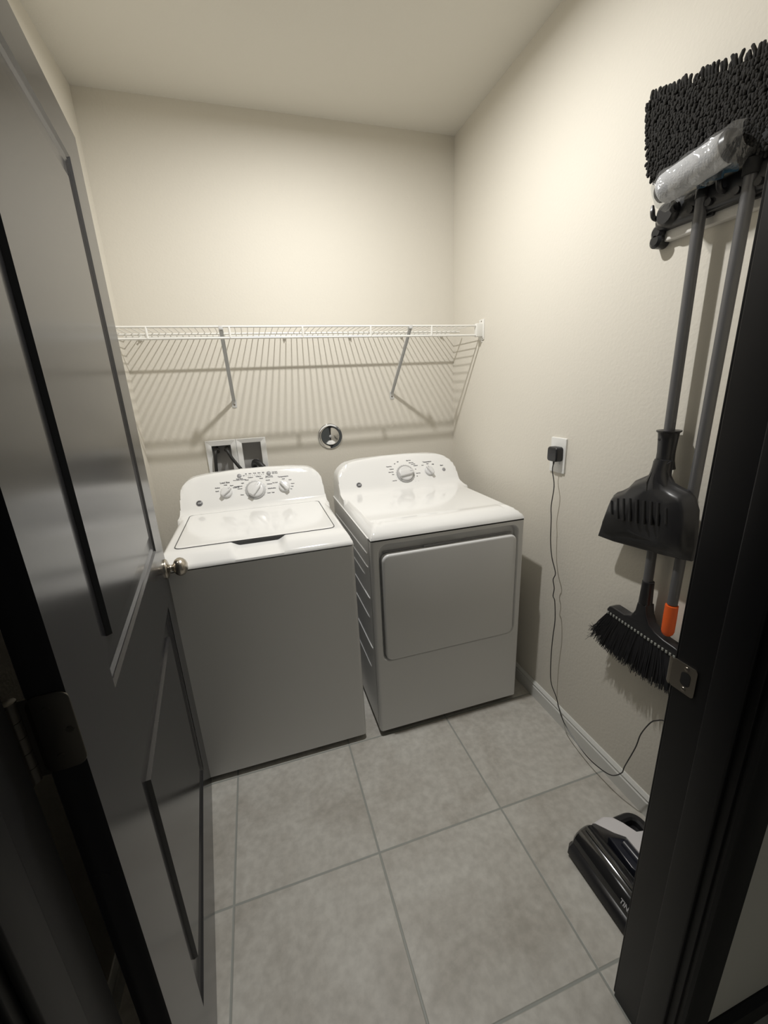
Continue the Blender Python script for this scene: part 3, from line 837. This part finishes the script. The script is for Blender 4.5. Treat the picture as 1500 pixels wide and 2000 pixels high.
# ------------------------------------------------------------------ tool holder on the right wall
hold = thing('broom_holder', (0, -1.55, 1.88), 'black wall organiser with hooks on a white rail, carrying the brooms', 'tool holder')
m = MB(); m.prism(rrect(-1.835, -1.300, 1.842, 1.872, 0.010, 4), (-0.0005, 0, 0), Y, Z, -X, 0, 0.020, 0.003)
m.build('mounting_rail', M_RAIL, hold)
m = MB()
m.prism(rrect(-1.830, -1.302, 1.866, 1.932, 0.024, 6), (-0.0005, 0, 0), Y, Z, -X, 0, 0.044, 0.012)
for yc in (-1.345, -1.640, -1.745):
    m.lathe([(0, 0.032), (0.048, 0.030), (0.056, 0.022)], (-0.002, yc, 1.897), (-1, 0, 0), 20)
m.build('housing', M_BLACK, hold, smooth=45)
for yc in (-1.318, -1.372, -1.490, -1.60, -1.70):
    m = MB()
    m.tube(spline([(-0.030, yc, 1.905), (-0.046, yc + 0.003, 1.896), (-0.058, yc + 0.005, 1.900), (-0.062, yc + 0.006, 1.912), (-0.060, yc + 0.010, 1.928)], 4), [0.006] * 14 + [0.005, 0.0045, 0.004], 8)
    m.build('hook', M_BLACK, hold)
for yc, xx in ((-1.433, -0.047), (-1.540, -0.045)):
    m = MB()
    for s in (-1, 1):
        m.tube([(-0.010, yc + s * 0.024, 1.885), (-0.052, yc + s * 0.0225, 1.885)], 0.0085, 10)
    m.box((-0.030, yc - 0.022, 1.86), (-0.010, yc + 0.022, 1.91), 0.004)
    m.build('grip_roller', M_BLACK, hold)
m = MB()
for zz, yc in ((1.868, -1.311), (1.848, -1.309)):
    m.lathe([(0, 0.019), (0.03, 0.019), (0.036, 0.012)], (-0.002, yc + 0.004, zz), (-1, 0, 0), 16)
m.build('end_cap', M_BLACK, hold)

# ------------------------------------------------------------------ broom
broom = thing('broom', (-0.052, -1.452, 0.72), 'broom with black angled head and grey pole, hanging behind the dustpan', 'broom')
PT, PBm = Vector((-0.043, -1.433, 1.905)), Vector((-0.039, -1.443, 0.83))
m = MB(); m.tube([PT, PBm], 0.0137, 20); m.build('pole', M_POLE, broom)
m = MB(); m.lathe([(-0.004, 0.0155), (0.016, 0.0155), (0.024, 0.010), (0.028, 0.008), (0.040, 0.0075), (0.043, 0.004)], PT, Z, 16)
m.build('hanging_cap', M_BLACK, broom)
m = MB()
m.lathe([(0, 0.0195), (0.05, 0.0175), (0.075, 0.0170)], (-0.040, -1.446, 0.800), (0.0, 0.01, 1), 20)
# head block: arch in (y, z)
top = [(-1.330, 0.722), (-1.338, 0.735), (-1.352, 0.741), (-1.375, 0.740), (-1.400, 0.738), (-1.425, 0.748), (-1.438, 0.775), (-1.442, 0.806),
       (-1.473, 0.808), (-1.479, 0.778), (-1.492, 0.752), (-1.515, 0.738), (-1.545, 0.730), (-1.580, 0.727), (-1.605, 0.722), (-1.612, 0.708)]
poly = top + [(-1.610, 0.696), (-1.332, 0.710)]
m.prism([(a + 0.012, b - 0.008) for a, b in poly], (-0.022, 0, 0), Y, Z, -X, 0, 0.034, 0.005)
hb = m.build('head_block', M_BLACK, broom, smooth=45)
m = MB()
for k in range(22):
    yv = -1.327 - k * 0.0124; zv = 0.7030 - 0.014 * k / 21
    for j in range(3):
        m.box((-0.0585 + j * 0.012, yv - 0.003, zv - 0.003), (-0.0515 + j * 0.012, yv + 0.0035, zv + 0.006), 0.001)
m.build('bristle_tufts', M_TUFT, hb)
m = MB()
for k in range(2600):
    u = random.random(); w = random.uniform(-1, 1)
    y0 = -1.324 - 0.272 * u; z0 = 0.704 - 0.014 * u; x0 = -0.040 + w * 0.014
    fl = (0.5 - u) * 0.095
    ln = random.uniform(0.128, 0.150) * (1 - 0.10 * u)
    if u < 0.08: ln *= random.uniform(0.75, 1.0)
    y1 = y0 + fl + random.gauss(0, 0.005); x1 = x0 + w * 0.020 + random.gauss(0, 0.003)
    x1 = min(x1, -0.006)
    zz = z0 - ln + abs(fl) * 0.3
    m.tube([(x0, y0, z0 + 0.004), ((x0 + x1) / 2, (y0 + y1) / 2 + fl * 0.1, (z0 + zz) / 2), (x1, y1, zz)], [0.0014, 0.0013, 0.0007], 3, caps=False)
for k in range(24):                                   # strays at the worn tip
    y0 = -1.345 - random.random() * 0.03
    m.tube([(-0.045, y0, 0.69), (-0.065, -1.30 + random.gauss(0, 0.01), 0.63 + random.gauss(0, 0.01)), (-0.07, -1.268 + random.gauss(0, 0.008), 0.60 + random.gauss(0, 0.018))], [0.0010, 0.0009, 0.0005], 3, caps=False)
m.build('bristles', M_BRIST, broom, recalc=False)

# ------------------------------------------------------------------ dustpan clipped to the pole
pan = thing('dustpan', (-0.06, -1.44, 0.97), 'black slotted plastic dustpan clipped onto the broom pole', 'dustpan')
outl = [(-1.253, 0.966), (-1.270, 1.035), (-1.290, 1.098), (-1.298, 1.122), (-1.312, 1.136), (-1.332, 1.146), (-1.352, 1.160), (-1.372, 1.186), (-1.395, 1.200), (-1.415, 1.212),
        (-1.420, 1.235), (-1.422, 1.255), (-1.478, 1.262), (-1.477, 1.240), (-1.478, 1.220), (-1.492, 1.202), (-1.512, 1.195), (-1.536, 1.190), (-1.556, 1.175), (-1.571, 1.144), (-1.577, 1.096), (-1.582, 1.045), (-1.579, 1.001),
        (-1.500, 0.988), (-1.400, 0.977), (-1.320, 0.968)]
def dp_x(y, z): return -0.066 - 0.024 * sm(0.985, 1.045, z) * (1 - 0.5 * sm(1.20, 1.26, z))
m = MB()
rs = [[Vector((-0.0555, a, b)) for a, b in outl], [Vector((-0.064, a, b)) for a, b in outl]]
rs.append([Vector((-0.067, a, b)) for a, b in inset(outl, 0.003)])
for d, q in ((0.009, 0.35), (0.016, 0.75), (0.024, 1.0)):
    rs.append([Vector((-0.067 + (dp_x(a, b) + 0.062) * q, a, b)) for a, b in inset(outl, d)])
m.rings(rs[:-1], cap0=True, cap1=False)
# smooth crown by fans toward the spine
last = rs[-2]; cen = [Vector((dp_x(p.y, p.z) - 0.004, -1.447 + (p.y + 1.447) * 0.45, max(1.02, min(1.19, 1.08 + (p.z - 1.08) * 0.75)))) for p in last]
m.rings([last, rs[-1], cen], cap0=False, cap1=True)
m.build('pan', M_BLACK, pan, smooth=50)
m = MB()
for (ya, za), (yb, zb) in (((-1.322, 1.114), (-1.328, 1.069)), ((-1.344, 1.127), (-1.352, 1.061)), ((-1.366, 1.132), (-1.374, 1.062)), ((-1.389, 1.138), (-1.397, 1.066)), ((-1.413, 1.140), (-1.421, 1.068)),
                           ((-1.437, 1.142), (-1.445, 1.072)), ((-1.460, 1.145), (-1.468, 1.076)), ((-1.482, 1.147), (-1.489, 1.080)), ((-1.508, 1.138), (-1.514, 1.093))):
    a, b = Vector((-0.0935, ya, za)), Vector((-0.0935, yb, zb))
    m.tube([a, b], 0.0042, 8)
m.build('slot_shade', M_BLACKM, pan)  # matte black rods paint the dark inside the pan's openings
m = MB()                                              # clip collar around the pole
axp = (PT - PBm).normalized()
Oc = PBm + axp * (1.245 - 0.83)
pr = [(-0.012, 0.029), (0.0, 0.026), (0.012, 0.0235), (0.035, 0.0225), (0.070, 0.0245), (0.090, 0.0265), (0.0935, 0.031), (0.097, 0.031), (0.097, 0.0265), (0.094, 0.0165)]
m.lathe(pr, Oc, axp, 28, True, False)
m.lathe([(0, 0.004), (0.002, 0.0035)], Oc + Vector((-0.0235, 0.008, 0.072)), (-1, 0, 0), 10)
m.build('pole_clip', M_BLACK, pan, smooth=50)
m = MB()                                              # raised throat from the collar down onto the shoulders
rs = []
for t in range(11):
    q = t / 10
    zz = 1.262 - 0.100 * q
    hw = 0.0235 + 0.034 * sm(0.2, 1.0, q)
    yc = -1.4495 - 0.002 * q
    dep = 0.029 - 0.009 * q + 0.006 * math.sin(PI * q)
    xb_ = -0.052 - 0.020 * q
    rs.append([Vector((xb_ - dep * math.sin(PI * a / 16) ** 0.8, yc + hw * math.cos(PI * a / 16), zz - 0.020 * abs(math.cos(PI * a / 16)) * q)) for a in range(17)])
m.rings(rs, cap0=True, cap1=True)
m.build('throat', M_BLACK, pan, smooth=60)

# ------------------------------------------------------------------ flat mop, stored head up
mop = thing('flat_mop', (-0.045, -1.545, 1.9), 'flat mop hung head up, charcoal chenille pad and grey pole with orange end', 'mop')
m = MB(); m.tube([(-0.043, -1.541, 1.93), (-0.038, -1.534, 1.3), (-0.040, -1.531, 0.84)], 0.0137, 20); m.build('pole', M_POLE, mop)
m = MB(); m.lathe([(0, 0.0100), (0.006, 0.0150), (0.014, 0.0172), (0.060, 0.0175), (0.100, 0.0170)], (-0.042, -1.533, 0.737), (0, 0.01, 1), 20)
o_ = m.build('end_grip', M_ORANGE, mop); o_['label'] = 'orange rubber end grip'
m = MB()
m.lathe([(0, 0.018), (0.03, 0.019), (0.034, 0.014)], (-0.043, -1.541, 1.905), Z, 16)
m.tube([(-0.043, -1.541, 1.935), (-0.048, -1.545, 1.955), (-0.050, -1.548, 1.97)], [0.013, 0.014, 0.012], 12)
m.box((-0.062, -1.590, 1.945), (-0.040, -1.505, 1.985), 0.006)
m.build('swivel_joint', M_BLACKM, mop, smooth=45)
TL, TR0, BL = Vector((-0.062, -1.270, 2.172)), Vector((-0.050, -1.522, 2.118)), Vector((-0.058, -1.296, 2.000))
UU = (TR0 - TL) / 0.258 ; VV = (BL - TL) / 0.175          # per-metre directions
NN = Vector((-1, 0, 0)); PL, PHt = 0.545, 0.175
def mp(u, v, n=0.0): return TL + UU * u + VV * v + NN * n
m = MB()
m.rings([[mp(0.02, 0.02, -0.016), mp(PL - 0.02, 0.02, -0.016), mp(PL - 0.02, PHt - 0.02, -0.016), mp(0.02, PHt - 0.02, -0.016)],
         [mp(0.02, 0.02, -0.006), mp(PL - 0.02, 0.02, -0.006), mp(PL - 0.02, PHt - 0.02, -0.006), mp(0.02, PHt - 0.02, -0.006)]])
m.build('pad_plate', M_BLACK, mop)
m = MB()
m.rings([[mp(0.004, 0.004, -0.006), mp(PL, 0.004, -0.006), mp(PL, PHt, -0.006), mp(0.004, PHt, -0.006)],
         [mp(0.004, 0.004, 0.004), mp(PL, 0.004, 0.004), mp(PL, PHt, 0.004), mp(0.004, PHt, 0.004)]])
g = 0.0078
nu, nv = int(PL / g), int(PHt / g)
def noodle(p0, p1, p2, r):
    m.tube([p0, (p0 + p1) / 2, p1, (p1 + p2) / 2, p2, p2 + (p2 - p1).normalized() * r * 0.6], [r * 0.8, r, r * 1.08, r, r * 0.92, r * 0.35], 6)
for i in range(nu + 1):
    for j in range(nv + 1):
        u = i * g + random.uniform(-0.002, 0.002); v = j * g + random.uniform(-0.002, 0.002)
        du = random.uniform(-0.009, -0.003); dv = random.uniform(0.007, 0.013)
        noodle(mp(u, v, 0.002), mp(u + du * 0.5, v + dv * 0.4, 0.014 + random.uniform(0, 0.004)), mp(u + du, v + dv, 0.011 + random.uniform(0, 0.004)), 0.0034)
for i in range(int(PL / 0.0088)):                       # fringe along the upper edge
    u = i * 0.0088 + random.uniform(-0.002, 0.002)
    L = random.uniform(0.018, 0.028)
    noodle(mp(u, 0.004, 0.0), mp(u + 0.003 + random.uniform(-0.003, 0.003), -L * 0.5, 0.004), mp(u + 0.004 + random.uniform(-0.004, 0.006), -L, 0.002 + random.uniform(-0.003, 0.006)), 0.0042)
for j in range(int(PHt / 0.0090)):
    v = j * 0.0090
    noodle(mp(0.004, v, 0.0), mp(-0.004, v + 0.003, 0.004), mp(-0.010 - random.uniform(0, 0.006), v + random.uniform(0.003, 0.010), 0.003), 0.0040)
for i in range(int(PL / 0.010)):
    u = i * 0.010
    noodle(mp(u, PHt, 0.0), mp(u - 0.002, PHt + 0.008, 0.004), mp(u - 0.006, PHt + random.uniform(0.012, 0.022), 0.002), 0.0040)
m.build('chenille_pad', M_CHEN, mop, smooth=60, recalc=False)

# ------------------------------------------------------------------ wrapped roller brush and blue cloth above the holder
roll = thing('roller_brush', (-0.10, -1.46, 1.95), 'light grey roller brush in clear crinkled plastic, in front of the mop pad', 'brush')
RA, RB = Vector((-0.100, -1.374, 1.938)), Vector((-0.092, -1.516, 1.963))
ax = (RB - RA).normalized()
m = MB()
Lr = (RB - RA).length
m.lathe([(-0.006, 0.020), (-0.002, 0.030), (0.004, 0.0335)] + [(Lr * t / 8, 0.0345) for t in range(1, 8)] + [(Lr - 0.003, 0.0335), (Lr, 0.030)], RA, ax, 32)
m.build('fleece_roll', M_ROLL, roll, smooth=60)
m = MB(); m.lathe([(Lr, 0.0325), (Lr + 0.010, 0.0325), (Lr + 0.014, 0.028), (Lr + 0.014, 0.012), (Lr + 0.020, 0.010)], RA, ax, 24)
m.build('end_cap', M_BLACK, roll)
m = MB()
m.lathe([(-0.020, 0.010), (-0.012, 0.021), (-0.006, 0.022)], RA + Vector((0, 0, -0.004)), ax, 20)
m.build('end_cap', M_BLACK, roll)
m = MB()
U_ = ax.cross(Z).normalized(); V_ = U_.cross(ax)
rings = []
for k in range(27):
    t = -0.020 + (Lr + 0.062) * k / 26
    ring_ = []
    for i in range(40):
        a = 2 * PI * i / 40
        r = 0.0385 + 0.0018 * math.sin(4 * a + 0.9 * k) + 0.0012 * math.sin(9 * a - 0.6 * k) + random.uniform(-0.0004, 0.0004)
        # film hangs in a loose fold under the roll
        down = max(0.0, -math.sin(a))
        r += 0.013 * down ** 3 * (0.6 + 0.4 * math.sin(k * 0.9))
        if k < 3: r *= (0.45, 0.78, 0.95)[k]
        if k > 23: r *= (0.90, 0.78, 0.70)[k - 24]
        ring_.append(RA + ax * t + (U_ * math.cos(a) + V_ * math.sin(a)) * r)
    rings.append(ring_)
m.rings(rings, True, False)
m.build('plastic_wrap', M_FILM, roll, smooth=25)
m = MB()
def clothf(i, j):
    u, v = i / 16, j / 12
    y = -1.445 - 0.078 * u + 0.003 * math.sin(9 * v + 3 * u); z = 1.950 + 0.004 * u - 0.036 * v + 0.012 * (1 - v) * math.sin(u * 3)
    return (-0.058 - 0.010 * math.sin(u * 14 + v * 3) - 0.016 * sm(0.0, 1.0, v), y, z)
m.grid(17, 13, clothf)
cl = m.build('microfiber_cloth', M_BLUE, smooth=60)
sd = cl.modifiers.new('thickness', 'SOLIDIFY'); sd.thickness = 0.004
tag(cl, 'dark blue cloth tucked between the roller brush and the holder', 'cloth')

# ------------------------------------------------------------------ floor washer standing on its dock
vac = thing('floor_cleaner', (-0.20, -1.67, 0), 'upright wet floor cleaner with white and glossy black head, half behind the door frame', 'vacuum')
Y0, Y1 = -1.548, -1.812
def ext(prof_xz, y0, y1, mt, name, par, bev=0.012, sm_=45):
    m = MB(); n = 4
    cx_ = sum(p[0] for p in prof_xz) / len(prof_xz); cz_ = sum(p[1] for p in prof_xz) / len(prof_xz)
    rs = []
    for k in range(n + 1):
        a = k / n * PI / 2
        rs.append([Vector((p[0], y0 - bev * (1 - math.sin(a)) * -1 * -1 if False else y0 - bev * (1 - math.cos(PI / 2 - a)) * 0 - bev * (math.sin(a)) + 0.0, p[1])) for p in inset(prof_xz, bev * (1 - math.sin(a)))])
    rs2 = []
    for k in range(n + 1):
        a = k / n * PI / 2
        rs2.append([Vector((p[0], y1 + bev * (1 - math.sin(a)), p[1])) for p in inset(prof_xz, bev * (1 - math.cos(a)))])
    m.rings(rs + rs2)
    return m.build(name, mt, par, smooth=sm_)
ext([(-0.356, 0.012), (-0.352, 0.034), (-0.340, 0.044), (-0.300, 0.050), (-0.150, 0.050), (-0.150, 0.010)], Y0, Y1, M_BLACK, 'head_base', vac, 0.014)
hc = ext([(-0.338, 0.040), (-0.334, 0.058), (-0.324, 0.074), (-0.308, 0.086), (-0.290, 0.093), (-0.276, 0.094), (-0.266, 0.091), (-0.260, 0.086), (-0.256, 0.04)], Y0 - 0.004, Y1 + 0.004, M_VSMOKE, 'roller_cover', vac, 0.008)
m = MB()
m.tube([(-0.298, Y0 - 0.02, 0.0915), (-0.298, Y1 + 0.02, 0.0915)], 0.0016, 6)
m.build('cover_ridge', M_VSMOKE, hc)
m = MB()
m.text('TINECO', 0.017, (-0.3315, -1.772, 0.0655), -Y, Vector((0.55, 0, 0.83)), 'CENTER', 0.0006)
m.build('lettering', M_SILV, hc, smooth=0, recalc=False)
# white shell: plan polygon with a hump, narrowing to the neck
m = MB()
def shell_ring(z, k):
    pts = [(-0.268, -1.560), (-0.222, -1.553), (-0.196, -1.562), (-0.176, -1.590), (-0.158, -1.628), (-0.118, -1.636), (-0.104, -1.660), (-0.104, -1.700), (-0.120, -1.735), (-0.180, -1.790), (-0.262, -1.800),
           (-0.238, -1.735), (-0.205, -1.715), (-0.205, -1.630), (-0.232, -1.606)]
    return [Vector((a + k * (-0.19 - a), b + k * (-1.675 - b), z)) for a, b in pts]
m.rings([shell_ring(0.045, 0), shell_ring(0.088, 0.0), shell_ring(0.100, 0.02), shell_ring(0.106, 0.07)])
m.build('white_shell', M_VWHITE, vac, smooth=50)
m = MB()
m.prism([(-0.246, -1.608), (-0.206, -1.628), (-0.198, -1.650), (-0.198, -1.720), (-0.238, -1.740), (-0.252, -1.700)], (0, 0, 0), X, Y, Z, 0.045, 0.094, 0.004)
m.tube([(-0.215, -1.640, 0.090), (-0.215, -1.730, 0.090)], 0.016, 14)
m.build('latch_panel', M_VBLUE, vac, smooth=45)
m = MB()
m.tube(spline([(-0.150, -1.675, 0.075), (-0.125, -1.675, 0.11), (-0.105, -1.678, 0.16), (-0.100, -1.68, 0.22)], 5), [0.036] * 8 + [0.040] * 8, 20)
m.build('neck_joint', M_BLACK, vac, smooth=60)
m = MB()
def vb(z, r0, r1): return [Vector((-0.102 + r0 * math.cos(2 * PI * k / 28), -1.685 + r1 * math.sin(2 * PI * k / 28), z)) for k in range(28)]
m.rings([vb(0.20, 0.040, 0.046), vb(0.215, 0.048, 0.054), vb(0.30, 0.052, 0.060), vb(0.46, 0.054, 0.062), vb(0.60, 0.052, 0.060), vb(0.62, 0.044, 0.050)])
m.build('tank_body', M_VBLUE, vac, smooth=50)
m = MB()
m.rings([vb(0.60, 0.046, 0.052), vb(0.66, 0.042, 0.048), vb(0.74, 0.026, 0.030), vb(0.76, 0.016, 0.016)])
m.build('motor_housing', M_VWHITE, vac, smooth=50)
m = MB(); m.tube([(-0.102, -1.685, 0.74), (-0.102, -1.685, 1.02)], 0.014, 16)
m.tube(spline([(-0.102, -1.685, 1.00), (-0.112, -1.685, 1.05), (-0.140, -1.685, 1.08), (-0.170, -1.685, 1.08)], 4), 0.017, 14)
m.build('handle', M_BLACK, vac, smooth=60)
dock = thing('charging_dock', (-0.12, -1.62, 0), 'black looped charging tray under the floor cleaner', 'charging tray')
m = MB()
lp = rrect(-0.215, -0.050, -1.80, -1.528, 0.045, 7)
m.rings([[Vector((a, b, 0.001)) for a, b in lp], [Vector((a, b, 0.028)) for a, b in lp], [Vector((a, b, 0.034)) for a, b in inset(lp, 0.006)],
         [Vector((a, b, 0.034)) for a, b in inset(lp, 0.020)], [Vector((a, b, 0.028)) for a, b in inset(lp, 0.027)], [Vector((a, b, 0.008)) for a, b in inset(lp, 0.028)]], cap0=True, cap1=True)
m.build('tray', M_BLACK, dock, smooth=40)

# ------------------------------------------------------------------ ceiling light (its glow lights the room)
cl_ = thing('ceiling_light', (LX, LY, H), 'small round white ceiling downlight above the machines', 'light')
m = MB()
m.lathe([(0.0, 0.085), (0.006, 0.084), (0.010, 0.078), (0.010, 0.050), (0.004, 0.046)], (LX, LY, H - 0.0005), (0, 0, -1), 40, True, True)
m.build('trim_ring', M_PLATE, cl_)
m = MB(); m.lathe([(0, 0.030), (0.018, 0.030), (0.028, 0.024), (0.033, 0.014)], (LX, LY, H - 0.006), (0, 0, -1), 24)
m.build('bulb', M_LAMP, cl_)
